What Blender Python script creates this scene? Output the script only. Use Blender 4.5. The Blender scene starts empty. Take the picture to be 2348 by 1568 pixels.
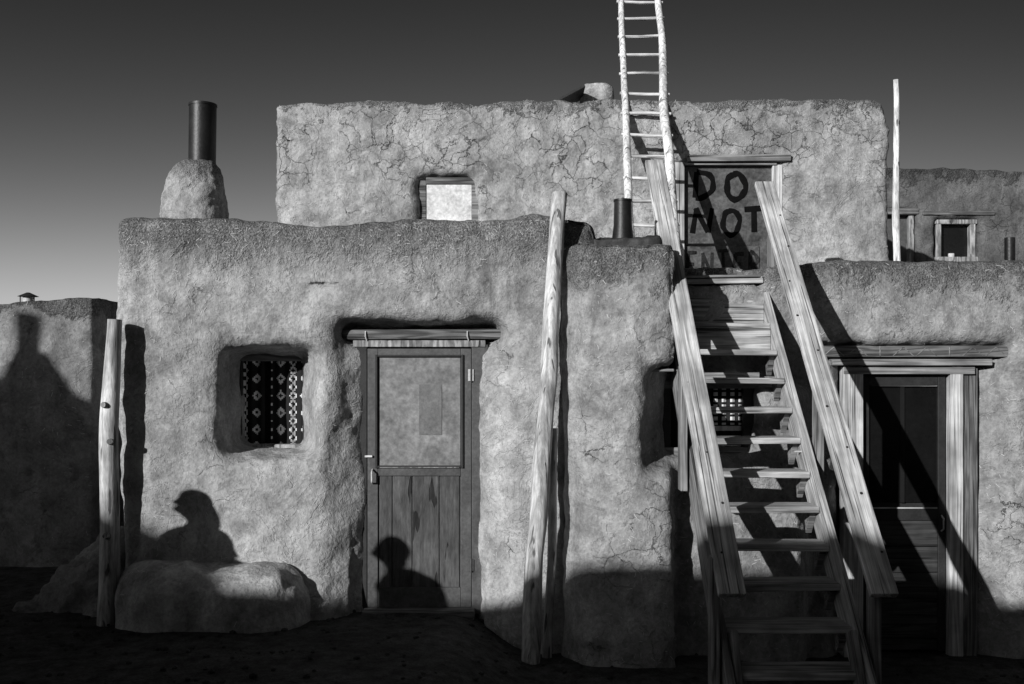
import bpy, bmesh, math, random
from mathutils import Vector, Matrix, noise, Quaternion
random.seed(7)
scene = bpy.context.scene
col = scene.collection
AZ = math.radians(38); SL = 0.383
EL = math.atan(SL*math.cos(AZ))

# ---------------------------------------------------------------- node helpers
class NT:
    def __init__(s, name):
        s.m = bpy.data.materials.new(name); s.m.use_nodes = True
        s.t = s.m.node_tree; s.n = s.t.nodes; s.l = s.t.links
        s.b = s.n['Principled BSDF']
    def lk(s, a, sock):
        if isinstance(a, bpy.types.NodeSocket): s.l.new(a, sock)
        else: sock.default_value = a
    def math(s, op, a, b=0.0, c=None, clamp=False):
        n = s.n.new('ShaderNodeMath'); n.operation = op; n.use_clamp = clamp
        s.lk(a, n.inputs[0]); s.lk(b, n.inputs[1])
        if c is not None: s.lk(c, n.inputs[2])
        return n.outputs[0]
    def mr(s, v, a, b, c, d, smooth=False):
        n = s.n.new('ShaderNodeMapRange'); n.clamp = True
        if smooth: n.interpolation_type = 'SMOOTHSTEP'
        s.lk(v, n.inputs[0])
        for i, x in enumerate((a, b, c, d)): n.inputs[i+1].default_value = x
        return n.outputs[0]
    def coord(s, scale=(1, 1, 1), rnd=False):
        tc = s.n.new('ShaderNodeTexCoord'); mp = s.n.new('ShaderNodeMapping')
        s.l.new(tc.outputs['Object'], mp.inputs[0]); mp.inputs['Scale'].default_value = scale
        if rnd:
            oi = s.n.new('ShaderNodeObjectInfo'); mm = s.math('MULTIPLY', oi.outputs['Random'], 37.0)
            s.l.new(mm, mp.inputs['Location'])
        return mp.outputs[0]
    def noise(s, vec, scale, detail=5, rough=.55, dist=0):
        n = s.n.new('ShaderNodeTexNoise'); s.l.new(vec, n.inputs['Vector'])
        n.inputs['Scale'].default_value = scale; n.inputs['Detail'].default_value = detail
        n.inputs['Roughness'].default_value = rough; n.inputs['Distortion'].default_value = dist
        return n.outputs['Fac'], n.outputs['Color']
    def warp(s, vec, ncol, amt):
        a = s.n.new('ShaderNodeVectorMath'); a.operation = 'MULTIPLY_ADD'
        s.l.new(ncol, a.inputs[0]); a.inputs[1].default_value = (amt,)*3; s.l.new(vec, a.inputs[2])
        return a.outputs[0]
    def voro(s, vec, scale):
        n = s.n.new('ShaderNodeTexVoronoi'); n.feature = 'DISTANCE_TO_EDGE'
        s.l.new(vec, n.inputs['Vector']); n.inputs['Scale'].default_value = scale
        return n.outputs['Distance']
    def xyz(s, vec):
        n = s.n.new('ShaderNodeSeparateXYZ'); s.l.new(vec, n.inputs[0]); return n.outputs
    def fin(s, colr, height=None, rough=.9, dist=.02, strength=.7, spec=.2):
        s.lk(colr, s.b.inputs['Base Color']); s.lk(rough, s.b.inputs['Roughness'])
        s.b.inputs['Specular IOR Level'].default_value = spec
        if height is not None:
            bp = s.n.new('ShaderNodeBump'); bp.inputs['Distance'].default_value = dist
            bp.inputs['Strength'].default_value = strength
            s.l.new(height, bp.inputs['Height']); s.l.new(bp.outputs[0], s.b.inputs['Normal'])
        return s.m

def adobe(name, base, crack=.5, cscale=6.0, cth=.56, ztop=None, zband=.3, cw=.02, zc=None):
    k = NT(name); v = k.coord()
    big, bigc = k.noise(v, .9, 3, .6)
    med, medc = k.noise(v, 4.5, 6, .70)
    fine, finec = k.noise(v, 38, 3, .72)
    blot, _ = k.noise(v, 2.4, 6, .74, .8)
    strk, _ = k.noise(k.coord((7, 7, .8)), 1.0, 3, .6)
    val = k.math('MULTIPLY', k.mr(big, .3, .7, .76, 1.22), k.mr(med, .3, .72, .58, 1.38))
    val = k.math('MULTIPLY', val, k.mr(fine, .3, .7, .76, 1.22))
    val = k.math('MULTIPLY', val, k.mr(strk, .38, .62, .86, 1.08))
    val = k.math('MULTIPLY', val, k.mr(blot, .53, .59, 1.0, .76, True))
    terr = k.mr(blot, .43, .45, 0, 1, True)
    h = k.math('ADD', k.math('MULTIPLY', med, .85), k.math('MULTIPLY', fine, .26))
    h = k.math('ADD', h, k.math('MULTIPLY', terr, .12))
    if crack > 0:
        vs = k.coord((1, 1, 1.2)); w2 = k.warp(vs, bigc, 1.1); w2 = k.warp(w2, medc, .22)
        msk, _ = k.noise(v, 1.5, 3, .65, .5)
        if zc: msk = k.math('ADD', msk, k.mr(k.xyz(v)[2], zc[0], zc[1], zc[2], zc[3]))
        wid = k.mr(fine, .3, .7, cw*.4, cw*1.5)
        c2 = k.math('SUBTRACT', 1.0, k.math('DIVIDE', k.voro(w2, cscale), wid), clamp=True)
        m2 = k.mr(msk, cth-.03, cth+.08, 0, 1)
        gap = k.mr(blot, .40, .54, .1, 1)
        cr = k.math('MULTIPLY', k.math('MULTIPLY', k.math('MULTIPLY', c2, m2), gap), crack)
        val = k.math('MULTIPLY', val, k.mr(cr, 0, 1, 1, .30))
    if ztop is not None:
        z = k.xyz(v)[2]
        zz = k.math('ADD', z, k.mr(med, .3, .7, -.20, .20))
        band = k.mr(zz, ztop-zband, ztop-.03, 0, 1, True)
        grit, _ = k.noise(v, 75, 2, .8)
        gd = k.mr(grit, .42, .6, .34, .90)
        gm = k.math('ADD', k.math('MULTIPLY', band, gd), k.math('SUBTRACT', 1.0, band))
        val = k.math('MULTIPLY', val, gm)
        h = k.math('ADD', h, k.math('MULTIPLY', k.math('MULTIPLY', band, grit), .9))
    val = k.math('MULTIPLY', val, base)
    if crack > 0: h = k.math('SUBTRACT', h, k.math('MULTIPLY', cr, .6))
    return k.fin(val, h, .95, .036, .9, .1)

def wood(name, base, scale=(1.2, 14, 14), contrast=.35, rings=38, rnd=True):
    k = NT(name); v = k.coord(scale, rnd)
    n, nc = k.noise(v, 1.0, 1, .4, .2)
    w = k.math('SINE', k.math('MULTIPLY', n, rings))
    f, _ = k.noise(k.coord((scale[0]*2.5, scale[1]*9, scale[2]*9), rnd), 1.0, 3, .7)
    b, _ = k.noise(k.coord((2.5, 2.5, 2.5), rnd), 1.2, 3, .6)
    ws = k.mr(w, -1, .6, 1-contrast, 1.05, True)
    val = k.math('MULTIPLY', ws, k.mr(f, .3, .7, .56, 1.3))
    val = k.math('MULTIPLY', val, k.mr(b, .3, .7, .58, 1.24))
    ck, _ = k.noise(k.coord((scale[0]*.9, scale[1]*3.4, scale[2]*3.4), rnd), 1.0, 2, .5)
    ck = k.mr(ck, .63, .66, 0, 1)
    val = k.math('MULTIPLY', val, k.mr(ck, 0, 1, 1, .3))
    val = k.math('MULTIPLY', val, base)
    h = k.math('SUBTRACT', k.math('ADD', k.math('MULTIPLY', ws, .4), k.math('MULTIPLY', f, .7)), ck)
    return k.fin(val, h, .8, .007, .8, .2)

def plain(name, base, rough=.7, var=.25, sc=8, spec=.3, metallic=0):
    k = NT(name); v = k.coord((1, 1, 1), True); n, _ = k.noise(v, sc, 5, .65); n2, _ = k.noise(v, sc*8, 3, .6)
    val = k.math('MULTIPLY', k.mr(n, .3, .7, 1-var, 1+var), k.mr(n2, .3, .7, 1-var*.5, 1+var*.5))
    k.b.inputs['Metallic'].default_value = metallic
    return k.fin(k.math('MULTIPLY', val, base), n2, rough, .004, .4, spec)

def curtain_mat(name, kind):
    k = NT(name); v = k.coord(); x, y, z = k.xyz(v)
    if kind == 0:
        q = .0105
        xs = k.math('SNAP', x, q); zs = k.math('SNAP', z, q)
        cx = k.math('FRACT', k.math('MULTIPLY', xs, 5.2)); fx = k.math('ABSOLUTE', k.math('SUBTRACT', cx, .5))
        fz = k.math('ABSOLUTE', k.math('SUBTRACT', k.math('FRACT', k.math('MULTIPLY', zs, 7.5)), .5))
        a = k.math('LESS_THAN', k.math('ADD', fx, k.math('MULTIPLY', fz, .6)), .19)
        hole = k.math('GREATER_THAN', k.math('ADD', fx, k.math('MULTIPLY', fz, .6)), .07)
        fz2 = k.math('ABSOLUTE', k.math('SUBTRACT', k.math('FRACT', k.math('MULTIPLY', zs, 15.0)), .5))
        fx2 = k.math('SUBTRACT', .5, fx)
        ch = k.math('LESS_THAN', k.math('ABSOLUTE', k.math('SUBTRACT', fx2, k.math('MULTIPLY', fz2, .22))), .035)
        p = k.math('MAXIMUM', k.math('MULTIPLY', a, hole), ch)
    else:
        fz = k.math('FRACT', k.math('MULTIPLY', z, 14.0)); fx = k.math('FRACT', k.math('MULTIPLY', x, 16.0))
        stt = k.math('LESS_THAN', fz, .5)
        up = k.math('GREATER_THAN', z, 1.33)
        ch = k.math('MULTIPLY', k.math('LESS_THAN', fx, .55), k.math('LESS_THAN', k.math('FRACT', k.math('MULTIPLY', z, 22.0)), .6))
        p = k.math('ADD', k.math('MULTIPLY', up, ch), k.math('MULTIPLY', k.math('SUBTRACT', 1.0, up), stt))
    n, _ = k.noise(v, 200, 2, .5)
    val = k.math('MULTIPLY', k.mr(p, 0, 1, .015, .7), k.mr(n, .3, .7, .8, 1.1))
    return k.fin(val, None, .9)

M_left = adobe('adobe_left', .33, .8, 2.6, .60, 2.80, .34, .012)
M_mid = adobe('adobe_mid', .29, .85, 4.5, .56, 2.52, .20, .017)
M_up = adobe('adobe_upper', .33, .95, 5.8, .47, 4.24, .10, .024, (2.9, 3.9, -.10, .05))
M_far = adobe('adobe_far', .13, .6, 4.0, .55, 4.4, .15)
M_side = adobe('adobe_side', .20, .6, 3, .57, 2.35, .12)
M_chim = adobe('adobe_chimney', .33, .5, 8, .5, 3.66, .22)
M_gen = plain('adobe_plain', .2, .95, .2, 2, .1)
M_board = wood('weathered_board', .55, (.9, 17, 17), .34, 24)
M_tread = wood('tread_wood', .44, (1.1, 17, 17), .34, 24)
M_post = wood('post_wood', .25, (1.1, 17, 17), .4, 26)
M_pole = wood('pole_wood', .53, (15, 15, .8), .32, 22)
M_lad = wood('ladder_wood', .76, (16, 16, 1.5), .3, 24)
M_rung = wood('rung_wood', .66, (1.5, 20, 20), .3, 24)
M_lintel = wood('lintel_wood', .18, (1.2, 20, 20), .5, 30)
M_frame = wood('frame_wood', .34, (14, 14, 1.2), .5, 28)
M_doorp = plain('door_paint', .07, .55, .35, 5)
M_doorb = wood('door_boards', .085, (16, 16, .8), .15, 18)
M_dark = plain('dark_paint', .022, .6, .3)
M_black = plain('stove_pipe_metal', .012, .45, .4, 6, .35)
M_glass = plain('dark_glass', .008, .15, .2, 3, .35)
M_screen = plain('screen_panel', .17, .5, .5, 3)
M_screen2 = plain('screen_patch', .13, .5, .3, 6)
M_ply = plain('whitewashed_board', .62, .8, .36, 4)
M_steel = plain('hinge_metal', .45, .4, .2, 20)
M_sign = plain('painted_sheet_metal', .075, .5, .6, 5)
M_spray = plain('spray_paint', .005, .9, .3, 20, .05)
M_fade = plain('faded_spray_paint', .022, .9, .8, 9, .05)
M_straw = plain('straw', .5, .8, .2)
M_tar = plain('tar', .03, .6, .4, 10)
M_c0 = curtain_mat('woven_curtain', 0); M_c1 = curtain_mat('striped_curtain', 1)
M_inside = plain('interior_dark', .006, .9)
M_cloth = plain('jacket_cloth', .06, .9); M_skin = plain('skin', .35, .6, .08); M_hair = plain('hair', .03, .6)
M_pants = plain('trousers', .08, .9); M_shoe = plain('shoe_leather', .03, .5)

k = NT('dirt'); v = k.coord()
a, ac = k.noise(v, .7, 4, .6); b, _ = k.noise(v, 9, 5, .7); c, _ = k.noise(v, 60, 3, .7)
val = k.math('MULTIPLY', k.mr(a, .3, .7, .7, 1.25), k.mr(b, .3, .7, .4, 1.6)); val = k.math('MULTIPLY', val, k.mr(c, .3, .7, .7, 1.3))
M_dirt = k.fin(k.math('MULTIPLY', val, .06), k.math('ADD', b, k.math('MULTIPLY', c, .4)), .95, .07, 1.0, .1)

# ---------------------------------------------------------------- mesh helpers
def empty(name, loc=(0, 0, 0)):
    e = bpy.data.objects.new(name, None); e.empty_display_size = .2; e.location = loc; col.objects.link(e); return e
def mkobj(name, verts, faces, mat=None, parent=None, smooth=False):
    me = bpy.data.meshes.new(name); me.from_pydata([tuple(p) for p in verts], [], faces); me.update()
    o = bpy.data.objects.new(name, me); col.objects.link(o)
    if mat: me.materials.append(mat)
    if smooth: me.shade_smooth()
    if parent: o.parent = parent
    bm = bmesh.new(); bm.from_mesh(me); bmesh.ops.recalc_face_normals(bm, faces=bm.faces); bm.to_mesh(me); bm.free()
    return o
BF = [(0, 1, 2, 3), (4, 7, 6, 5), (0, 4, 5, 1), (1, 5, 6, 2), (2, 6, 7, 3), (3, 7, 4, 0)]
def box(name, x0, x1, y0, y1, z0, z1, mat=None, parent=None, bev=0):
    cx, cy, cz = (x0+x1)/2, (y0+y1)/2, (z0+z1)/2
    if mat is None: cx = cy = cz = 0.0
    v = [(x-cx, y-cy, z-cz) for z in (z0, z1) for x, y in ((x0, y0), (x1, y0), (x1, y1), (x0, y1))]
    o = mkobj(name, v, BF, mat, parent); o.location = (cx, cy, cz)
    if bev:
        m = o.modifiers.new('b', 'BEVEL'); m.width = bev; m.segments = 2
    return o
def hexa(name, a, b):
    return mkobj(name, list(a)+list(b), BF)
def prism(name, pts, z0, z1, mat=None, parent=None):
    n = len(pts); v = [(x, y, z0) for x, y in pts]+[(x, y, z1) for x, y in pts]
    f = [tuple(range(n)), tuple(range(2*n-1, n-1, -1))]+[(i, (i+1) % n, n+(i+1) % n, n+i) for i in range(n)]
    return mkobj(name, v, f, mat, parent)
def loft(name, levels, p=.6, seg=28):
    V = []; F = []
    for cx, cy, rx, ry, z in levels:
        for j in range(seg):
            a = 2*math.pi*j/seg; c, s = math.cos(a), math.sin(a)
            V.append((cx+rx*math.copysign(abs(c)**p, c), cy+ry*math.copysign(abs(s)**p, s), z))
    n = len(levels)
    for i in range(n-1):
        for j in range(seg): F.append((i*seg+j, i*seg+(j+1) % seg, (i+1)*seg+(j+1) % seg, (i+1)*seg+j))
    F.append(tuple(range(seg-1, -1, -1))); F.append(tuple((n-1)*seg+j for j in range(seg)))
    return mkobj(name, V, F)
def cutter(face, back, yf, yb, ext=.3):
    r = ext/(yb-yf)
    g = [f+(f-bb)*r for f, bb in zip(face, back)]
    y = yf-ext; bx0, bx1, bz0, bz1 = back
    A = [(g[0], y, g[2]), (g[1], y, g[2]), (g[1], y, g[3]), (g[0], y, g[3])]
    B = [(bx0, yb, bz0), (bx1, yb, bz0), (bx1, yb, bz1), (bx0, yb, bz1)]
    return hexa('cut', A, B)
def cut2(face, back, yf, yb, deep=.2, ext=.3):
    e = .012
    return [cutter(face, back, yf, yb, ext), box('cut', back[0]+e, back[1]-e, yb-.03, yb+deep, back[2]+e, back[3]-e)]
def sculpt(name, base, unions, cuts, voxel, smooth, mat, parent, deform=None, amp=(.025, .008, .003), fs=1.3):
    for o in unions:
        m = base.modifiers.new('u', 'BOOLEAN'); m.operation = 'UNION'; m.object = o; m.solver = 'EXACT'
    for o in cuts:
        m = base.modifiers.new('c', 'BOOLEAN'); m.operation = 'DIFFERENCE'; m.object = o; m.solver = 'EXACT'
    m = base.modifiers.new('r', 'REMESH'); m.mode = 'VOXEL'; m.voxel_size = voxel
    m = base.modifiers.new('s', 'SMOOTH'); m.iterations = smooth; m.factor = .5
    dg = bpy.context.evaluated_depsgraph_get(); dg.update()
    me = bpy.data.meshes.new_from_object(base.evaluated_get(dg))
    for o in [base]+unions+cuts: bpy.data.objects.remove(o)
    me.name = name; me.materials.clear(); me.materials.append(mat)
    me.update()
    nf = noise.noise
    vn = [vv.normal.copy() for vv in me.vertices]
    co = [0.0]*(3*len(me.vertices))
    for i, vv in enumerate(me.vertices):
        p = vv.co
        d = amp[0]*(nf(p*fs)+.5*nf(p*fs*2.3)) + amp[1]*nf(p*7) + amp[2]*nf(p*23)
        q = p+vn[i]*d
        if deform: q = deform(q, vn[i])
        co[3*i:3*i+3] = q
    me.vertices.foreach_set('co', co); me.shade_smooth(); me.update()
    o = bpy.data.objects.new(name, me); col.objects.link(o); o.parent = parent
    return o
def nz(p): return noise.noise(p)
def straw(obj, n, parent, cond=None, seed=1):
    rr = random.Random(seed); me = obj.data; P = me.polygons; V = []; F = []; t = 0
    N = len(P)
    while len(F) < n and t < n*12:
        t += 1; p = P[rr.randrange(N)]
        if p.normal.y > -.35 or (cond and not cond(p.center)): continue
        if nz(p.center*1.3) < rr.uniform(-.5, .4): continue
        nn = p.normal; a = nn.orthogonal().normalized(); ang = rr.uniform(0, math.pi)
        d = a*math.cos(ang)+nn.cross(a)*math.sin(ang); s = nn.cross(d)
        L = rr.uniform(.004, .021); w = rr.uniform(.0007, .0017); c = p.center+nn*.0025
        i = len(V); tip = nn*rr.uniform(0, .006)
        V += [c-d*L-s*w, c+d*L-s*w+tip, c+d*L+s*w+tip, c-d*L+s*w]; F.append((i, i+1, i+2, i+3))
    mkobj('straw_flecks', V, F, M_straw, parent)
def tube(name, pts, rad, mat, parent, seg=14, wob=0.0, sub=6, seed=0, ysq=None):
    pts = [Vector(p) for p in pts]
    if not isinstance(rad, (list, tuple)): rad = [rad]*len(pts)
    P = []; R = []
    for i in range(len(pts)-1):
        for j in range(sub):
            f = j/sub; P.append(pts[i].lerp(pts[i+1], f)); R.append(rad[i]*(1-f)+rad[i+1]*f)
    P.append(pts[-1]); R.append(rad[-1])
    V = []; F = []
    up = None
    for i, p in enumerate(P):
        d = (P[min(i+1, len(P)-1)]-P[max(i-1, 0)]).normalized()
        if up is None: up = d.orthogonal().normalized()
        up = (up-d*up.dot(d)).normalized(); s = d.cross(up)
        c = p
        if wob: c = p+Vector((nz(Vector((p.z*1.1, seed, 0))), nz(Vector((p.z*1.1, seed, 9))), 0))*wob
        for j in range(seg):
            a = 2*math.pi*j/seg; r = R[i]
            if wob: r *= 1+.15*nz(Vector((math.cos(a)*1.2, math.sin(a)*1.2, (p.x+p.z)*2.6+seed)))
            V.append(c+(up*math.cos(a)+s*math.sin(a))*r)
    n = len(P)
    for i in range(n-1):
        for j in range(seg):
            F.append((i*seg+j, i*seg+(j+1) % seg, (i+1)*seg+(j+1) % seg, (i+1)*seg+j))
    F.append(tuple(range(seg-1, -1, -1))); F.append(tuple((n-1)*seg+j for j in range(seg)))
    if ysq is not None:
        for q in V: q.y = ysq[0]+(q.y-ysq[0])*ysq[1]
    o = mkobj(name, V, F, mat, parent, True)
    es = o.modifiers.new('e', 'EDGE_SPLIT'); es.split_angle = math.radians(50)
    return o
def board(name, a, b, w, t, mat, parent, side=(1, 0, 0), bev=.005):
    a = Vector(a); b = Vector(b); d = (b-a); L = d.length; d.normalize()
    s = Vector(side); s = (s-d*s.dot(d)).normalized(); n = d.cross(s)
    v = [(x, y, z) for z in (-t/2, t/2) for x, y in ((-L/2, -w/2), (L/2, -w/2), (L/2, w/2), (-L/2, w/2))]
    o = mkobj(name, v, BF, mat, parent)
    m = Matrix((d, s, n)).transposed().to_4x4(); m.translation = (a+b)/2; o.matrix_world = m
    if bev:
        q = o.modifiers.new('b', 'BEVEL'); q.width = bev; q.segments = 2
    return o
def sheet(name, x0, x1, z0, z1, y, mat, parent, pleat=.0, n=60, waves=5):
    V = []; F = []
    for i in range(n+1):
        x = x0+(x1-x0)*i/n
        yy = y+pleat*math.sin(i/n*waves*2*math.pi)+pleat*.4*math.sin(i/n*waves*3.7)
        V += [(x, yy, z0), (x, yy, z1)]
    for i in range(n): F.append((2*i, 2*i+2, 2*i+3, 2*i+1))
    return mkobj(name, V, F, mat, parent, True)

# ---------------------------------------------------------------- ground
def st(t): t = max(0, min(1, t)); return t*t*(3-2*t)
def gz(x, y):
    fade = max(0, min(1, (14-abs(y-6))/6))
    return -.07-(.24*st((x+.5)/.7)+.18*st((x-1.0)/1.6))*fade+.02*nz(Vector((x*.8, y*.8, 0)))+.014*nz(Vector((x*4, y*4, 3)))
def axis(lo, hi, step, far):
    a = []; x = lo
    while x <= hi: a.append(x); x += step
    g = step; l = [lo]; r = [a[-1]]
    while r[-1] < far: g *= 1.35; r.append(r[-1]+g)
    g = step
    while l[-1] > -far: g *= 1.35; l.append(l[-1]-g)
    return l[:0:-1]+a+r[1:]
xs = axis(-7, 7, .07, 600); ys = axis(2, 12, .07, 600)
V = [(x, y, gz(x, y)) for y in ys for x in xs]; nx = len(xs)
F = [(j*nx+i, j*nx+i+1, (j+1)*nx+i+1, (j+1)*nx+i) for j in range(len(ys)-1) for i in range(nx-1)]
mkobj('ground', V, F, M_dirt, None, True)
pb = bmesh.new(); r = random.Random(3)
for i in range(700):
    x = r.uniform(-4, 5); y = r.uniform(5, 7.6); s = r.uniform(.006, .028)
    mt = Matrix.Translation((x, y, gz(x, y)+s*.3)) @ Matrix.Rotation(r.random()*6, 4, 'Z') @ Matrix.Diagonal((s, s*r.uniform(.6, 1), s*.6, 1))
    bmesh.ops.create_icosphere(pb, subdivisions=1, radius=1, matrix=mt)
me = bpy.data.meshes.new('pebbles'); pb.to_mesh(me); pb.free(); me.materials.append(M_dirt)
o = bpy.data.objects.new('pebbles', me); col.objects.link(o)

# ---------------------------------------------------------------- LEFT HOUSE
H1 = empty('adobe_house')
YF = 7.27
base = box('b', -2.94, .45, YF, 9.4, -.6, 2.85)
cuts = cut2((-1.40, .05, -.8, 2.10), (-1.10, -.26, -.8, 2.04), YF, 7.50, .3)
cuts += [hexa('cut', [(-1.34, 6.9, 1.92), (-.04, 6.9, 1.92), (-.04, 6.9, 2.12), (-1.34, 6.9, 2.12)], [(-1.26, 7.62, 1.955), (-.10, 7.62, 1.955), (-.10, 7.62, 2.08), (-1.26, 7.62, 2.08)])]
cuts += cut2((-2.14, -1.40, 1.10, 1.92), (-2.14, -1.62, 1.13, 1.86), YF, 7.76, .35)
cuts += [box('c', -2.5, .15, 7.85, 9.1, 2.62, 3.2)]
def d1(p, n):
    x, y, z = p
    if y < 8.2:
        if n.y < -.3 and not (-1.2 < x < -.2): y -= (.09 if x > -2.6 else .0)*math.exp(-max(z, 0)/.22)
        y += .03*max(0, z-1.2)
    if x < -2.5: x += .10*max(0, min(1, (1.6-z)/1.6))*max(0, min(1, (-2.5-x)/.4))
    if z > 2.4:
        z += .020*math.sin(x*2.1+1.2)+.008*math.sin(x*6)+.022*nz(Vector((x*3, 0, 0)))
    return Vector((x, y, z))
w = sculpt('walls', base, [], cuts, .023, 90, M_left, H1, d1, (.036, .015, .006))
straw(w, 2400, H1, None, 2)
base = box('b', -3.35, -2.2, 9.0, 10.6, -.6, 2.8)
sculpt('rear_room', base, [], [], .06, 4, M_left, H1, None, (.03, .01, 0))
# domed chimney on the roof
base = loft('b', [(-2.9, 9.1, .30, .29, 2.4), (-2.9, 9.1, .295, .28, 3.0), (-2.9, 9.1, .28, .265, 3.28), (-2.89, 9.1, .25, .24, 3.46), (-2.88, 9.1, .20, .19, 3.59), (-2.86, 9.1, .12, .12, 3.66)], .68)
sculpt('chimney', base, [], [], .02, 14, M_chim, H1, None, (.022, .018, .010), 2.2)
tube('stove_pipe', [(-2.835, 9.1, 3.4), (-2.825, 9.1, 4.17)], .122, M_black, H1, 32)
tube('stove_pipe_rim', [(-2.825, 9.1, 4.155), (-2.825, 9.1, 4.175)], .127, M_black, H1, 32)
# window
wx0, wx1, wz0, wz1, wy = -2.15, -1.62, 1.15, 1.835, 7.80
for nm, a in (('window_frame_l', (wx0-.10, wx0+.03, wz0-.08, wz1)), ('window_frame_r', (wx1-.02, wx1+.10, wz0-.08, wz1))):
    box(nm, a[0], a[1], wy, wy+.05, a[2], a[3], M_dark, H1, .004)
box('window_frame_top', wx0-.10, wx1+.10, wy-.02, wy+.052, wz1-.025, wz1+.09, M_lintel, H1, .004)
box('window_sill', wx0-.02, wx1+.05, wy-.04, wy+.055, wz0-.02, wz0+.010, M_frame, H1, .004)
box('window_sill_low', wx0-.08, wx1+.08, wy-.01, wy+.055, wz0-.12, wz0-.022, M_dark, H1, .004)
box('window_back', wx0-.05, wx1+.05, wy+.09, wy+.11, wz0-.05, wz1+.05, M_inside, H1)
sheet('window_curtain', wx0+.25, wx1-.018, wz0+.01, wz1-.025, wy+.05, M_c0, H1, .012, 60, 3)
sheet('window_curtain_far', wx0+.03, wx0+.2, wz0+.01, wz1-.025, wy+.06, M_c0, H1, .008, 40, 2)
# door
dx0, dx1, dy = -1.095, -.30, 7.50
box('door_slab', dx0+.01, dx1-.01, dy+.02, dy+.06, -.05, 1.905, M_doorp, H1, .003)
box('door_stile_l', dx0+.006, dx0+.085, dy, dy+.03, -.05, 1.90, M_doorp, H1, .004)
box('door_stile_r', dx1-.085, dx1-.006, dy, dy+.03, -.05, 1.90, M_doorp, H1, .004)
box('door_rail_top', dx0+.086, dx1-.086, dy+.001, dy+.03, 1.84, 1.90, M_doorp, H1, .004)
box('door_rail_mid', dx0+.086, dx1-.086, dy+.001, dy+.03, .94, 1.02, M_doorp, H1, .004)
box('door_rail_low', dx0+.086, dx1-.086, dy+.001, dy+.03, -.05, .10, M_doorp, H1, .004)
xx = dx0+.088
for i, wd in enumerate((.105, .15, .205, .155)):
    box('door_plank_%d' % (i+1), xx+.004, xx+wd-.004, dy+.012, dy+.025, .10, .94, M_doorb, H1, .004); xx += wd
box('door_screen', dx0+.09, dx1-.09, dy+.008, dy+.022, 1.02, 1.84, M_screen, H1)
box('screen_inner_panel', -.70, -.53, dy+.004, dy+.0075, 1.25, 1.63, M_screen2, H1)
for nm, a in (('a', (dx0+.065, dx0+.082, 1.0, 1.855)), ('b', (dx1-.082, dx1-.065, 1.0, 1.855)), ('c', (dx0+.083, dx1-.083, 1.838, 1.853)), ('d', (dx0+.083, dx1-.083, 1.002, 1.018))):
    box('screen_bead_'+nm, a[0], a[1], dy-.014, dy-.001, a[2], a[3], M_dark, H1, .003)
box('screen_light_edge', dx0+.10, dx1-.10, dy-.016, dy-.0145, 1.004, 1.009, M_frame, H1)
box('door_frame_l', dx0-.12, dx0+.003, dy-.005, dy+.08, -.10, 1.93, M_dark, H1, .004)
box('door_frame_r', dx1-.003, dx1+.12, dy-.005, dy+.08, -.10, 1.93, M_doorp, H1, .004)
box('door_frame_top', dx0-.10, dx1+.10, dy-.015, dy+.08, 1.912, 1.962, M_frame, H1, .004)
board('lintel_beam', (-1.30, 7.55, 2.005), (-.05, 7.55, 2.010), .13, .075, M_lintel, H1, (0, 1, 0), .012)
box('door_step', dx0-.02, dx1+.02, dy-.12, dy+.05, -.12, -.052, M_lintel, H1, .008)
for z in (1.70, .27):
    box('hinge', dx1-.03, dx1+.012, dy-.014, dy-.006, z-.045, z+.045, M_steel if z > 1 else M_doorp, H1, .002)
    tube('hinge_pin', [(dx1-.008, dy-.018, z-.05), (dx1-.008, dy-.018, z+.05)], .006, M_doorp, H1, 8)
box('latch', dx0-.012, dx0+.045, dy-.02, dy-.006, 1.082, 1.097, M_ply, H1, .003)
tube('door_handle', [(dx0+.045, dy-.005, .99), (dx0+.045, dy-.045, .975), (dx0+.045, dy-.045, .90), (dx0+.045, dy-.005, .885)], .007, M_steel, H1, 8)
for xh in (-1.10, -.335):
    tube('lintel_hook', [(xh, 7.478, 2.03), (xh, 7.468, 1.99), (xh+.01, 7.478, 1.96)], .005, M_steel, H1, 8)

# banco (rounded adobe bench) at the foot of the wall
def lump(cx, cy, rx, ry, h):
    return loft('b', [(cx, cy, rx, ry, -.6), (cx, cy, rx*.98, ry*.98, -.05), (cx, cy, rx*.93, ry*.94, h*.45), (cx, cy, rx*.82, ry*.84, h*.75), (cx, cy, rx*.60, ry*.66, h*.94), (cx, cy, rx*.25, ry*.3, h)], .8)
BN = empty('adobe_bench')
w = sculpt('bench_body', lump(-2.38, 7.36, .50, .50, .36), [lump(-1.88, 7.34, .44, .54, .34)], [], .022, 22, M_left, BN, None, (.05, .03, .008))
straw(w, 200, BN, None, 5)
base = hexa('b', [(-4.2, 7.3, -.5), (-2.95, 7.1, -.5), (-2.9, 8.9, -.5), (-4.3, 8.8, -.5)], [(-3.20, 7.8, .42), (-3.0, 7.7, .50), (-2.98, 8.4, .50), (-3.25, 8.4, .42)])
mo = sculpt('dirt_mound', base, [], [], .03, 30, adobe('mound_dirt', .20, 0), None, None, (.08, .05, .03), 2)

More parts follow.
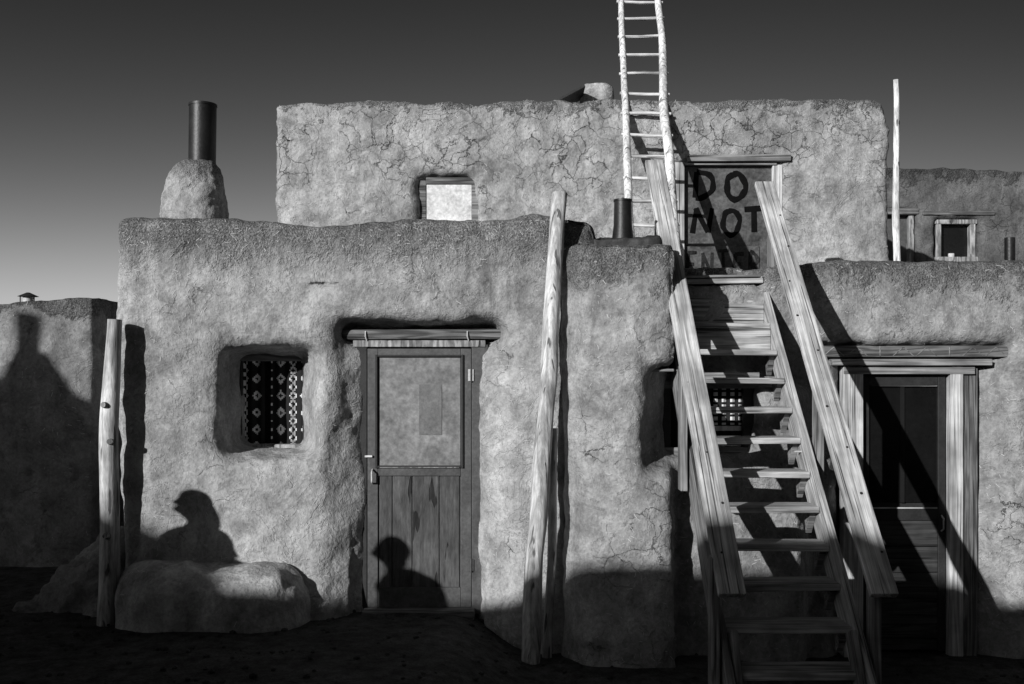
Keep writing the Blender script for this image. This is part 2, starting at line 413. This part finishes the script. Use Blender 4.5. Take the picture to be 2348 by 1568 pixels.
# ---------------------------------------------------------------- RIGHT HOUSE
H2 = empty('adobe_house')
base = box('b', .5, 8.2, 7.69, 9.35, -.9, 2.58)
blk = prism('u', [(.36, 8.2), (.36, 7.22), (.50, 6.97), (.80, 6.93), (1.12, 6.95), (1.16, 7.15), (1.16, 8.2)], -.9, 2.64)
blk2 = prism('u', [(.34, 8.4), (.34, 7.30), (.60, 7.28), (.66, 8.4)], 2.0, 2.83)
low = prism('u', [(1.0, 8.2), (1.0, 7.20), (2.10, 7.24), (2.32, 7.72), (2.32, 8.2)], -.9, 1.63)
cuts = cut2((2.44, 3.92, -1.2, 1.95), (2.57, 3.60, -1.2, 1.93), 7.69, 7.84, .15)
cuts += [box('cut', 2.34, 3.86, 7.5, 7.86, 1.82, 1.95)]
cuts += [cutter((.90, 1.92, 1.0, 1.78), (1.14, 1.76, 1.13, 1.72), 6.95, 7.36, .3), box('cut', 1.13, 1.77, 7.3, 7.55, 1.12, 1.74),
        box('c', 1.23, 1.96, 7.0, 8.2, 2.40, 3.0)]
def d2(p, n):
    x, y, z = p
    if x < 1.13 and y < 7.6 and n.y < -.2:
        y -= .12*math.exp(-max(z+.1, 0)/.25)
        y += .04*max(0, z-1.5)
    if x > 1.9 and z > 2.3: z += .02*math.sin(x*2.3)+.018*nz(Vector((x*2, 0, 0)))
    if y < 8.4 and n.y < -.2 and x > 2.3: y -= .035*math.exp(-((z-2.15)/.3)**2)
    if x < 1.13 and z > 2.4: z += .02*math.sin(x*5)
    return Vector((x, y, z))
w = sculpt('walls', base, [blk, blk2, low], cuts, .024, 50, M_mid, H2, d2, (.035, .018, .007))
straw(w, 2000, H2, lambda c: c.x < 4.2, 3)
tube('stove_pipe', [(.815, 7.32, 2.66), (.815, 7.32, 2.8), (.815, 7.32, 2.99)], [.085, .068, .064], M_black, H2, 28, sub=3)
tube('stove_pipe_collar', [(.815, 7.32, 2.52), (.815, 7.32, 2.70)], [.12, .088], M_black, H2, 28)
tube('stove_pipe_rim', [(.815, 7.32, 2.975), (.815, 7.32, 2.99)], .069, M_black, H2, 28)
base = box('b', .56, 1.06, 7.10, 7.70, 2.3, 2.70)
sculpt('pipe_flashing', base, [], [], .02, 40, M_tar, H2, None, (.05, .03, .01))
# window behind the stairs
box('window_frame_l', 1.09, 1.175, 7.36, 7.41, 1.10, 1.70, M_dark, H2, .004)
box('window_frame_m', 1.44, 1.465, 7.36, 7.40, 1.10, 1.70, M_dark, H2, .004)
box('window_frame_r', 1.71, 1.82, 7.36, 7.41, 1.10, 1.70, M_dark, H2, .004)
box('window_frame_t', 1.08, 1.83, 7.355, 7.41, 1.60, 1.72, M_post, H2, .004)
box('window_frame_b', 1.08, 1.83, 7.355, 7.41, 1.08, 1.165, M_post, H2, .004)
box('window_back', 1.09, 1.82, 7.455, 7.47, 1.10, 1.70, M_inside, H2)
sheet('window_curtain', 1.465, 1.71, 1.17, 1.60, 7.42, M_c1, H2, .008, 50, 4)
board('window_lintel', (.94, 7.16, 1.735), (1.15, 7.16, 1.735), .20, .020, M_post, H2, (0, 1, 0), .004)
# right door
M_dpl = wood('door_plank_wood', .055, (1, 12, 12), .4, 26)
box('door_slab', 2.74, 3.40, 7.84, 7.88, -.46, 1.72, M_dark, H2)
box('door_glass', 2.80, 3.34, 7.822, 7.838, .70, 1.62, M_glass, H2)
box('door_stile_l', 2.742, 2.80, 7.80, 7.838, -.46, 1.71, M_dark, H2, .004)
box('door_stile_r', 3.34, 3.398, 7.80, 7.838, -.46, 1.71, M_dark, H2, .004)
box('door_rail_t', 2.801, 3.339, 7.802, 7.838, 1.62, 1.71, M_dark, H2, .004)
box('door_rail_m', 2.801, 3.339, 7.802, 7.838, .56, .66, M_dark, H2, .004)
box('door_bead', 2.82, 3.33, 7.794, 7.8015, .655, .665, M_board, H2)
box('door_bead_top', 2.82, 3.33, 7.794, 7.8015, 1.612, 1.620, M_post, H2)
zz = -.46
for i in range(5):
    box('door_plank_%d' % (i+1), 2.80, 3.34, 7.812, 7.838, zz+.004, zz+.20, M_dpl, H2, .003); zz += .204
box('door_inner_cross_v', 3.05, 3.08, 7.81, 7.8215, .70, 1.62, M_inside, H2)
board('door_frame_l', (2.655, 7.79, -.5), (2.655, 7.79, 1.765), .155, .10, M_board, H2, (1, 0, 0))
board('door_frame_r', (3.46, 7.79, -.5), (3.46, 7.79, 1.765), .10, .10, M_board, H2, (1, 0, 0))
board('door_frame_r2', (3.575, 7.81, -.5), (3.575, 7.81, 1.765), .12, .08, M_lintel, H2, (1, 0, 0))
board('door_frame_t', (2.58, 7.785, 1.735), (3.60, 7.785, 1.735), .10, .055, M_post, H2, (0, 1, 0))
board('lintel_low', (2.48, 7.770, 1.80), (3.72, 7.770, 1.80), .13, .05, M_post, H2, (0, 1, 0))
board('lintel_carved', (2.28, 7.785, 1.885), (3.90, 7.785, 1.885), .10, .088, M_lintel, H2, (0, 1, 0))
for i in range(8):
    x = 2.42+i*.18
    if i % 3 != 2:
        tube('carving_%d' % i, [(x, 7.734, 1.85), (x+.08, 7.734, 1.918), (x+.16, 7.734, 1.85)], .0035, M_post, H2, 6, sub=1)
    else:
        tube('carving_%d' % i, [(x+.08, 7.734, 1.845), (x+.08, 7.734, 1.925)], .004, M_post, H2, 6, sub=1)
tube('door_handle', [(3.365, 7.80, .60), (3.365, 7.76, .58), (3.365, 7.76, .50), (3.365, 7.80, .48)], .007, M_steel, H2, 8)
tube('roof_pipe', [(5.0, 10, 2.4), (5.0, 10, 3.08)], .05, M_black, H2, 20)

# ---------------------------------------------------------------- UPPER STOREY
H3 = empty('adobe_house')
base = box('b', -2.19, 3.495, 9.185, 12.5, 2.2, 4.24)
cuts = cut2((-.89, -.32, 2.9, 3.56), (-.85, -.35, 2.9, 3.53), 9.185, 9.32, .2, .2)
cuts += cut2((1.50, 2.53, 2.3, 3.72), (1.55, 2.45, 2.3, 3.68), 9.185, 9.30, .2, .2)
cuts += [box('c', -1.85, 3.15, 9.6, 12.2, 4.05, 4.6)]
def d3(p, n):
    x, y, z = p
    if z > 3.9: z += .010*(x-.6)+.010*math.sin(x*3)+.022*nz(Vector((x*4, 0, 5)))-.04*math.exp(-max(0, 3.5-x)/.12)
    if z > 4.0 and x > 3.1: x -= .02
    if x > 3.2: x += .025*nz(Vector((0, 3, z*2.5)))
    if x < -1.9: x += .02*nz(Vector((0, 8, z*2.5)))
    return Vector((x, y, z))
w = sculpt('walls', base, [], cuts, .027, 30, M_up, H3, d3, (.026, .022, .012))
straw(w, 1800, H3, None, 4)
box('window_board', -.80, -.375, 9.27, 9.29, 2.9, 3.475, M_ply, H3, .004)
box('window_trim_l', -.88, -.80, 9.26, 9.30, 2.9, 3.51, M_lintel, H3, .004)
box('window_trim_t', -.80, -.32, 9.258, 9.30, 3.476, 3.54, M_lintel, H3, .004)
box('window_trim_r', -.374, -.31, 9.262, 9.30, 2.9, 3.475, M_post, H3, .004)
box('painted_door', 1.58, 2.42, 9.265, 9.29, 2.46, 3.645, M_sign, H3, .006)
box('painted_door_patch', 1.575, 2.30, 9.255, 9.2645, 2.50, 2.90, M_sign, H3, .004)
board('door_frame_l', (1.55, 9.245, 2.46), (1.55, 9.245, 3.67), .09, .08, M_board, H3, (1, 0, 0))
board('door_frame_r', (2.46, 9.25, 2.46), (2.46, 9.25, 3.65), .09, .06, M_board, H3, (1, 0, 0))
board('door_lintel', (1.62, 9.215, 3.70), (2.57, 9.215, 3.705), .10, .060, M_post, H3, (0, 1, 0))
board('door_trim_t', (1.6, 9.235, 3.655), (2.45, 9.235, 3.655), .06, .022, M_post, H3, (0, 1, 0))
def arc(cx, cz, rx, rz, a0, a1, n=12):
    return [(cx+rx*math.cos(math.radians(a0+(a1-a0)*i/n)), cz+rz*math.sin(math.radians(a0+(a1-a0)*i/n))) for i in range(n+1)]
L = {'D': [[(.08, 0), (.12, 1)], arc(.1, .5, .85, .52, 88, -88)],
     'O': [arc(.5, .5, .48, .52, 95, 460, 20)],
     'N': [[(.05, -.02), (.1, 1)], [(.1, 1), (.85, .02)], [(.85, .02), (.95, 1.02)]],
     'T': [[(0, .98), (1, 1)], [(.5, 1), (.48, 0)]],
     'E': [[(.1, 0), (.1, 1)], [(.1, 1), (.9, 1.02)], [(.1, .5), (.7, .52)], [(.1, 0), (.9, .02)]],
     'R': [[(.1, 0), (.1, 1)], arc(.1, .74, .7, .27, 90, -90, 8), [(.2, .48), (.9, 0)]]}
def letter(ch, x0, x1, z0, z1, r, y=9.262, mat=None, sl=0.0):
    for i, stt in enumerate(L[ch]):
        tube('letter_'+ch, [(x0+(x1-x0)*a+sl*b+.006*math.sin(9*b+x0*30), y, z0+(z1-z0)*b+.006*math.sin(8*a+x0*20)) for a, b in stt], [r*(1+.18*math.sin(q*1.7+x0*9)) for q in range(len(stt))], mat or M_spray, H3, 10, .02, 3, i, (y, .07))
letter('D', 1.68, 1.88, 3.35, 3.59, .025, sl=.01); letter('O', 1.99, 2.17, 3.34, 3.57, .027)
letter('N', 1.665, 1.85, 3.02, 3.25, .024, sl=.02); letter('O', 1.95, 2.11, 3.01, 3.23, .025); letter('T', 2.16, 2.35, 3.03, 3.25, .024)
for i, ch in enumerate('ENTER'):
    letter(ch, 1.62+i*.146, 1.722+i*.146, 2.62+.01*(i % 2), 2.83+.012*(i % 3), .017, 9.252, M_fade)
base = loft('b', [(.94, 11.1, .16, .16, 4.0), (.94, 11.1, .155, .155, 4.72), (.94, 11.1, .175, .175, 4.74), (.95, 11.1, .18, .18, 4.86), (.95, 11.1, .15, .15, 4.93)], .6)
sculpt('roof_chimney', base, [], [], .022, 8, adobe('adobe_cap', .34, 0), H3, None, (.03, .02, .01))
board('roof_hatch', (.52, 10.9, 4.66), (.78, 10.9, 4.80), .5, .03, M_dark, H3, (0, 1, 0))

# ---------------------------------------------------------------- FAR RIGHT HOUSE
H4 = empty('adobe_house')
base = box('b', 4.2, 10.5, 13, 16, -.8, 4.40)
cuts = [cutter((5.52, 6.12, 3.16, 3.76), (5.56, 6.08, 3.2, 3.73), 13, 13.2, .2), cutter((4.6, 5.30, 2.2, 3.86), (4.6, 5.27, 2.2, 3.83), 13, 13.2, .2)]
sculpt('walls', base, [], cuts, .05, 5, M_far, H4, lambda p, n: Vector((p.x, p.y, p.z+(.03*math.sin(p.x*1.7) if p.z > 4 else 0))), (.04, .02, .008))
for a in ((5.56, 5.63, 3.2, 3.73), (6.01, 6.08, 3.2, 3.73)): box('window_jamb', a[0], a[1], 13.05, 13.15, a[2], a[3], M_frame, H4, .01)
box('window_head', 5.54, 6.10, 13.04, 13.15, 3.68, 3.74, M_frame, H4, .01); box('window_sill', 5.54, 6.10, 13.02, 13.15, 3.18, 3.25, M_frame, H4, .01)
box('window_pane', 5.6, 6.05, 13.15, 13.18, 3.2, 3.73, M_glass, H4); box('window_lintel', 5.36, 6.3, 12.98, 13.1, 3.79, 3.84, M_lintel, H4, .01)
box('door_head', 4.6, 5.32, 13.0, 13.12, 3.80, 3.88, M_lintel, H4, .01); box('door_jamb', 5.2, 5.27, 13.04, 13.15, 2.3, 3.80, M_frame, H4, .01)
box('door_leaf', 4.6, 5.2, 13.12, 13.18, 2.3, 3.80, M_doorp, H4)
tube('window_pot', [(5.78, 13.1, 3.25), (5.78, 13.1, 3.30)], .04, M_ply, H4, 12)

# ---------------------------------------------------------------- FAR LEFT HOUSE
H5 = empty('adobe_house')
base = box('b', -9.5, -3.87, 9.2, 12.5, -.6, 2.40)
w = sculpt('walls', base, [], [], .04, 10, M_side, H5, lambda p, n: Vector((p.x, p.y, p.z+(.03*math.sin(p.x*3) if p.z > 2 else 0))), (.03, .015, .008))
straw(w, 300, H5, lambda c: c.x > -5.2, 8)
tube('roof_vent', [(-4.86, 10, 2.2), (-4.86, 10, 2.5)], .05, M_steel, H5, 12)
tube('roof_vent_cap', [(-4.86, 10, 2.49), (-4.86, 10, 2.53)], [.10, .015], M_dark, H5, 16)
for a in (-.07, .07): tube('vent_leg', [(-4.86+a, 9.98, 2.34), (-4.86+a, 9.98, 2.5)], .006, M_dark, H5, 6)

# ---------------------------------------------------------------- houses across the plaza (behind and beside the viewer)
H6 = empty('adobe_house')
base = box('b', -26, 9, -8, -4, -.6, 4.42)
def d6(p, n):
    z = p.z
    if z > 4.2: z += .02*math.sin(p.x*.9)+.20*st((p.x+8.9)/.6)*(1-st((p.x+5.9)/.4))+.03
    return Vector((p.x, p.y, z))
sculpt('walls', base, [box('u', -20, -14, -8.6, -5.5, 4, 6.2)], [], .12, 1, M_gen, H6, d6, (.03, .01, .0))
for i in range(5):
    x = -18+i*5
    box('door', x, x+.9, -4.02, -3.97, -.06, 1.9, M_doorp, H6, .01); box('window', x+2, x+2.7, -4.02, -3.97, 1.1, 1.8, M_glass, H6, .01)
H7 = empty('adobe_house')
base = box('b', -14, -9.2, 1, 3, -.6, 4.05)
u = [box('u', -9.4, -8.2, 1, 3, -.6, 3.80), box('u', -8.4, -6.35, 1.5, 4, -.6, 1.9), hexa('u', [(-9.75, 2.6, 3.7), (-9.05, 2.6, 3.7), (-9.05, 2.98, 3.7), (-9.75, 2.98, 3.7)], [(-9.50, 2.75, 4.36), (-9.24, 2.75, 4.36), (-9.24, 2.95, 4.36), (-9.50, 2.95, 4.36)])]
sculpt('walls', base, u, [], .05, 7, M_gen, H7, None, (.04, .02, .0))
tube('stove_pipe', [(-9.38, 2.9, 4.2), (-9.38, 2.9, 4.66)], .09, M_black, H7, 20)

# ---------------------------------------------------------------- POLES
tube('wooden_post', [(-2.900, 7.13, -.2), (-2.890, 7.14, .8), (-2.872, 7.15, 1.5), (-2.86, 7.16, 2.10)], [.072, .066, .062, .052], M_pole, None, 20, .03, 12, 3)
P = bpy.data.objects['wooden_post']
for z, a in ((1.48, .2), (1.22, .9), (.55, .4)):
    tube('knot', [(-2.88, 7.14, z), (-2.88+.07*math.sin(a-.5), 7.14-.080, z+.01)], [.034, .020], M_frame, P, 10, 0, 2)
tube('wooden_pole', [(.120, 6.92, -.34), (.163, 6.97, .45), (.242, 7.06, 1.45), (.297, 7.13, 2.2), (.336, 7.22, 3.02)], [.068, .064, .062, .058, .053], M_pole, None, 22, .03, 12, 11)
tube('wooden_pole', [(.252, 7.05, -.3), (.303, 7.14, 1.32)], [.035, .03], M_pole, None, 14, .02, 10, 5)
tube('wooden_pole', [(3.285, 8.5, 2.4), (3.29, 8.5, 3.3), (3.27, 8.5, 4.22)], [.032, .028, .022], M_lad, None, 14, .015, 10, 8)

# ---------------------------------------------------------------- LADDER
LD = empty('wooden_ladder')
def lad(z, side):
    d = 8.08+.65*(z-2.5); t = (z-2.5)/3.0
    return Vector(((.973+.125*t) if side == 0 else (1.345+.125*t), d, z))
tube('rail_l', [lad(z, 0) for z in (2.45, 3.3, 4.2, 5.1, 6.3)], [.040, .036, .034, .031, .028], M_lad, LD, 16, .022, 8, 21)
tube('rail_r', [lad(z, 1) for z in (2.45, 3.3, 4.2, 5.1, 6.4)], [.046, .042, .042, .036, .030], M_lad, LD, 16, .025, 8, 31)
for i in range(16):
    z = 2.74+.226*i; a = lad(z, 0); b = lad(z+random.uniform(-.015, .015), 1); e = (b-a).normalized()*.045
    tube('rung_%d' % (i+1), [a-e, (a+b)/2+Vector((0, 0, random.uniform(-.01, .01))), b+e], [.014, .017, .014], M_rung, LD, 10, .0, 4, i)

# ---------------------------------------------------------------- STAIRS
ST = empty('wooden_staircase')
def nose(y): return .46+1.02*(y-5.9)
for x, nm in ((1.195, 'stringer_l'), (1.968, 'stringer_r')):
    board(nm, (x, 5.30, nose(5.30)-.10), (x, 7.92, nose(7.92)-.12), .042, .23, M_post if x < 1.5 else M_tread, ST, (1, 0, 0))
rr = random.Random(5)
for k_ in range(-2, 10):
    y = 5.9+.2006*k_; z = .46+.204*k_
    board('tread_%d' % (k_+3), (1.218, y+.105, z-.02+rr.uniform(-.006, .006)), (1.945, y+.105+rr.uniform(-.006, .006), z-.02+rr.uniform(-.006, .006)), .235, .042, M_tread, ST, (0, 1, 0), .008)
    if k_ >= 7:
        board('riser_%d' % (k_+3), (1.22, y+.19, z+.082), (1.944, y+.19, z+.082), .158, .022, M_tread, ST, (0, 0, 1), .003)
    if k_ < 8:
        for sx_, x in (('r', 1.925), ('l', 1.238)):
            v = [(x-.019, y+.05, z-.042), (x-.019, y+.20, z-.042), (x-.019, y+.16, z-.19), (x+.019, y+.05, z-.042), (x+.019, y+.20, z-.042), (x+.019, y+.16, z-.19)]
            mkobj('cleat_%s_%d' % (sx_, k_+3), v, [(0, 1, 2), (5, 4, 3), (0, 3, 4, 1), (1, 4, 5, 2), (2, 5, 3, 0)], M_post, ST)
board('landing_board', (1.30, 7.93, 2.425), (1.95, 7.93, 2.435), .42, .04, M_tread, ST, (0, 1, 0))
board('landing_mat', (1.31, 7.87, 2.462), (1.93, 7.87, 2.470), .34, .02, M_post, ST, (0, 1, 0))
def rail(y): return .535+1.06*(y-5.43)
board('handrail_l', (1.195, 5.40, rail(5.40)), (1.165, 8.16, rail(8.16)+.02), .15, .045, M_board, ST, (1, 0, 0), .008)
board('handrail_r', (2.02, 5.40, rail(5.40)), (2.02, 7.98, rail(7.98)), .15, .045, M_board, ST, (1, 0, 0), .008)
for nm, x, ys_ in (('l', 1.135, (5.60, 6.62, 7.72)), ('r', 2.035, (5.60, 6.62, 7.80))):
    for i, y in enumerate(ys_):
        zb = -.6 if i == 0 else nose(y)-.26
        board('post_%s_%d' % (nm, i+1), (x, y, zb), (x, y, rail(y)-.035), .045, .12, M_post, ST, (1, 0, 0))
for x in (1.245, 1.915):
    board('foot_brace', (x, 5.25, -.45), (x, 5.62, .25), .04, .10, M_post, ST, (1, 0, 0))
for y in (6.15, 6.7):
    tube('carriage_bolt', [(1.90, y, nose(y)-.09), (1.99, y, nose(y)-.09)], .006, M_steel, ST, 8)
brr = random.Random(9)
for nm, x, lo, hi in (('l', 1.185, 5.5, 8.0), ('r', 2.02, 5.5, 7.9)):
    for i in range(9):
        y = lo+(hi-lo)*(i+.5*brr.random())/9
        xo = x+brr.uniform(-.055, .055)
        tube('knot_%s_%d' % (nm, i), [(xo, y, rail(y)+.028), (xo, y-.0045, rail(y)+.0345)], [.007, .009][i % 2], M_dark, ST, 8, sub=1)

# ---------------------------------------------------------------- PEOPLE (stand outside the frame; their shadows fall on the wall)
def person(loc, body_yaw, head_yaw, hat, coat, lean=0.0):
    root = empty('person', loc)
    V = []; E = []; R = []
    fx, fy = -.788*lean, .616*lean
    cb, sb = math.cos(-body_yaw), math.sin(-body_yaw); lx, ly = fx*cb-fy*sb, fx*sb+fy*cb
    def j(p, r, par=None):
        V.append(p); R.append(r if isinstance(r, tuple) else (r, r))
        if par is not None: E.append((par, len(V)-1))
        return len(V)-1
    pel = j((0, 0, .93), (.16, .12)); sp = j((0, .01, 1.12), (.145*coat, .11*coat), pel); ch = j((0, .0, 1.30), (.17*coat, .12*coat), sp)
    nb = j((lx*.3, -.01+ly*.3, 1.42), (.10*coat, .085*coat), ch); nk = j((lx*.7, ly*.7, 1.50), .055, nb); j((lx, .015+ly, 1.58), .055, nk)
    for s in (-1, 1):
        hp = j((.09*s, 0, .86), (.095, .10), pel); kn = j((.10*s, .02, .49), .062, hp); an = j((.105*s, -.02, .10), .045, kn); j((.12*s, .13, .035), (.045, .03), an)
        sh = j((.185*s, -.01, 1.375), (.068*coat, .065*coat), nb); el = j((.24*s, -.03, 1.10), .050*coat, sh); wr = j((.215*s, .10, .88), .030, el)
        pm = j((.21*s, .135, .81), (.036, .022), wr)
        for f in range(4):
            ox = (.022-.015*f); l = (.9, 1, .95, .75)[f]
            a = j((.21*s+ox*.8, .150+.003*f, .775), .0095, pm); b = j((.21*s+ox, .150, .775-.035*l), .0085, a); j((.21*s+ox, .135, .775-.066*l), .0075, b)
        a = j((.21*s-.034*s, .15, .815), .0105, pm); j((.21*s-.042*s, .165, .775), .009, a)
    me = bpy.data.meshes.new('body'); me.from_pydata(V, E, []); ob = bpy.data.objects.new('body', me); col.objects.link(ob)
    m = ob.modifiers.new('s', 'SKIN')
    for i, r_ in enumerate(R): me.skin_vertices[0].data[i].radius = r_
    me.skin_vertices[0].data[pel].use_root = True
    m.use_smooth_shade = True
    m = ob.modifiers.new('ss', 'SUBSURF'); m.levels = 2; m.render_levels = 2
    dg = bpy.context.evaluated_depsgraph_get(); dg.update(); m2 = bpy.data.meshes.new_from_object(ob.evaluated_get(dg)); bpy.data.objects.remove(ob)
    m2.materials.clear()
    for mm in (M_cloth, M_pants, M_skin, M_shoe): m2.materials.append(mm)
    for p in m2.polygons:
        c = p.center; p.material_index = 3 if c.z < .10 else (1 if c.z < .90 and abs(c.x) < .17 else (2 if c.z > 1.47 or c.z < .87 else 0))
    m2.shade_smooth(); ob = bpy.data.objects.new('body', m2); col.objects.link(ob); ob.parent = root; ob.rotation_euler = (0, 0, body_yaw)
    bm = bmesh.new(); bmesh.ops.create_icosphere(bm, subdivisions=5, radius=1)
    for vv in bm.verts:
        x, y, z = vv.co
        q = Vector((x*.077, y*.098, z*.122))
        if z < 0: q.x *= 1+.28*z; q.y *= 1+(.10*z if y > 0 else .35*z)
        g = lambda cx, cz, sx, sz: math.exp(-((q.x-cx)/sx)**2-((q.z-cz)/sz)**2) if y > .2 else 0
        q.y += .030*g(0, -.022, .012, .020)+.012*g(0, .0, .009, .02)
        q.y -= .012*(g(.032, .008, .016, .010)+g(-.032, .008, .016, .010))
        q.y += .008*g(0, .028, .05, .010)+.009*g(0, -.062, .022, .007)-.006*g(0, -.074, .03, .004)+.008*g(0, -.052, .02, .005)+.012*g(0, -.105, .025, .016)
        for s in (-1, 1):
            e = math.exp(-((q.y+.005)/.013)**2-((q.z+.005)/.028)**2)
            if x*s > .6: q.x += s*.022*e; q.y -= .008*e
        vv.co = q
    hm = bpy.data.meshes.new('head'); bm.to_mesh(hm); bm.free(); hm.shade_smooth(); hm.materials.append(M_skin); hm.materials.append(M_hair)
    for p in hm.polygons:
        c = p.center
        if (c.z > .055 and c.y > 0) or (c.y < -.02 and c.z > -.05): p.material_index = 1
    hd = bpy.data.objects.new('head', hm); col.objects.link(hd); hd.parent = root; hd.location = (fx, fy, 1.615); hd.rotation_euler = (math.radians(-6), 0, head_yaw)
    bm = bmesh.new(); bmesh.ops.create_icosphere(bm, subdivisions=4, radius=1)
    for vv in bm.verts:
        x, y, z = vv.co; n_ = 1+.05*nz(Vector((x*4, y*4, z*4)))
        vv.co = Vector((x*.084*n_, (y*.098-.012)*n_, z*.112*n_+.018))
        if not hat and z < 0:
            sh_ = 1-.28*min(1, -z*1.4); vv.co.x *= sh_; vv.co.y = vv.co.y*sh_-.012*(-z)
        if hat and z < .0: vv.co.z = vv.co.z*2.1; vv.co.y -= .07*(-z); vv.co.x *= 1+.5*(-z)
        if y > .25 and z < .45: vv.co.y = min(vv.co.y, .045)
    h2 = bpy.data.meshes.new('hair'); bm.to_mesh(h2); bm.free(); h2.shade_smooth(); h2.materials.append(M_hair)
    o = bpy.data.objects.new('hair', h2); col.objects.link(o); o.parent = hd
    for s in (-1, 1):
        bm = bmesh.new(); bmesh.ops.create_uvsphere(bm, u_segments=12, v_segments=8, radius=.012); e_ = bpy.data.meshes.new('eye'); bm.to_mesh(e_); bm.free(); e_.materials.append(M_ply)
        o = bpy.data.objects.new('eye', e_); col.objects.link(o); o.parent = hd; o.location = (.031*s, .078, .008)
    if hat:
        bm = bmesh.new(); bmesh.ops.create_uvsphere(bm, u_segments=24, v_segments=12, radius=1)
        for vv in bm.verts:
            x, y, z = vv.co
            vv.co = Vector((x*.093, y*.108-.004, max(z, -.05)*.088+.050))
            if y > .55 and z <= .1: vv.co.y += .032*(y-.55)/.45; vv.co.z -= .012
        h3 = bpy.data.meshes.new('cap'); bm.to_mesh(h3); bm.free(); h3.shade_smooth(); h3.materials.append(M_cloth)
        o = bpy.data.objects.new('cap', h3); col.objects.link(o); o.parent = hd
    return root
face = math.atan2(.788, .616)
person((-3.93, 5.16, -.09), face*.15, face, True, 1.5, .03)
person((-3.22, 4.36, -.08), face*.15, face*1.02, False, 1.25, .11)

# ---------------------------------------------------------------- light, world, camera
dirv = Vector((math.sin(AZ)*math.cos(EL), math.cos(AZ)*math.cos(EL), -math.sin(EL)))
sd = bpy.data.lights.new('sun', 'SUN'); sd.energy = 5.0; sd.angle = math.radians(.5); sd.color = (1, 1, 1)
so = bpy.data.objects.new('sun', sd); col.objects.link(so); so.rotation_euler = dirv.to_track_quat('-Z', 'Y').to_euler(); so.location = (-10, -12, 10)
wd = bpy.data.worlds.new('World'); scene.world = wd; wd.use_nodes = True; t = wd.node_tree; N = t.nodes
bg = N['Background']; sky = N.new('ShaderNodeTexSky'); sky.sky_type = 'NISHITA'; sky.sun_disc = False
sky.sun_elevation = EL; sky.sun_rotation = math.atan2(-math.sin(AZ), -math.cos(AZ)) % (2*math.pi)
sky.air_density = 1.0; sky.dust_density = .6
def wm(op, a, b):
    n = N.new('ShaderNodeMath'); n.operation = op
    for i, q in enumerate((a, b)):
        if isinstance(q, bpy.types.NodeSocket): t.links.new(q, n.inputs[i])
        else: n.inputs[i].default_value = q
    return n.outputs[0]
sep = N.new('ShaderNodeSeparateColor'); t.links.new(sky.outputs[0], sep.inputs[0])
tc = N.new('ShaderNodeTexCoord'); sx = N.new('ShaderNodeSeparateXYZ'); t.links.new(tc.outputs['Generated'], sx.inputs[0])
mrn = N.new('ShaderNodeMapRange'); t.links.new(sx.outputs[0], mrn.inputs[0])
for i, q in enumerate((-.5, .5, 1.7, .40)): mrn.inputs[i+1].default_value = q
val = wm('MULTIPLY', wm('POWER', sep.outputs[0], 3.1), .092)
val = wm('MULTIPLY', val, mrn.outputs[0])
# soft shoulder, so the bright side of the sky does not flood the shadows
val = wm('DIVIDE', val, wm('ADD', wm('MULTIPLY', val, .06), 1.0))
t.links.new(val, bg.inputs[0]); bg.inputs[1].default_value = .06
cd = bpy.data.cameras.new('camera'); cd.lens = 35; cd.sensor_width = 36; cd.shift_y = 76/2348; cd.clip_end = 3000
co = bpy.data.objects.new('camera', cd); col.objects.link(co); co.location = (0, 0, 1.7); co.rotation_euler = (math.pi/2, 0, 0)
scene.camera = co
scene.view_settings.view_transform = 'Standard'; scene.view_settings.look = 'None'; scene.view_settings.exposure = 0
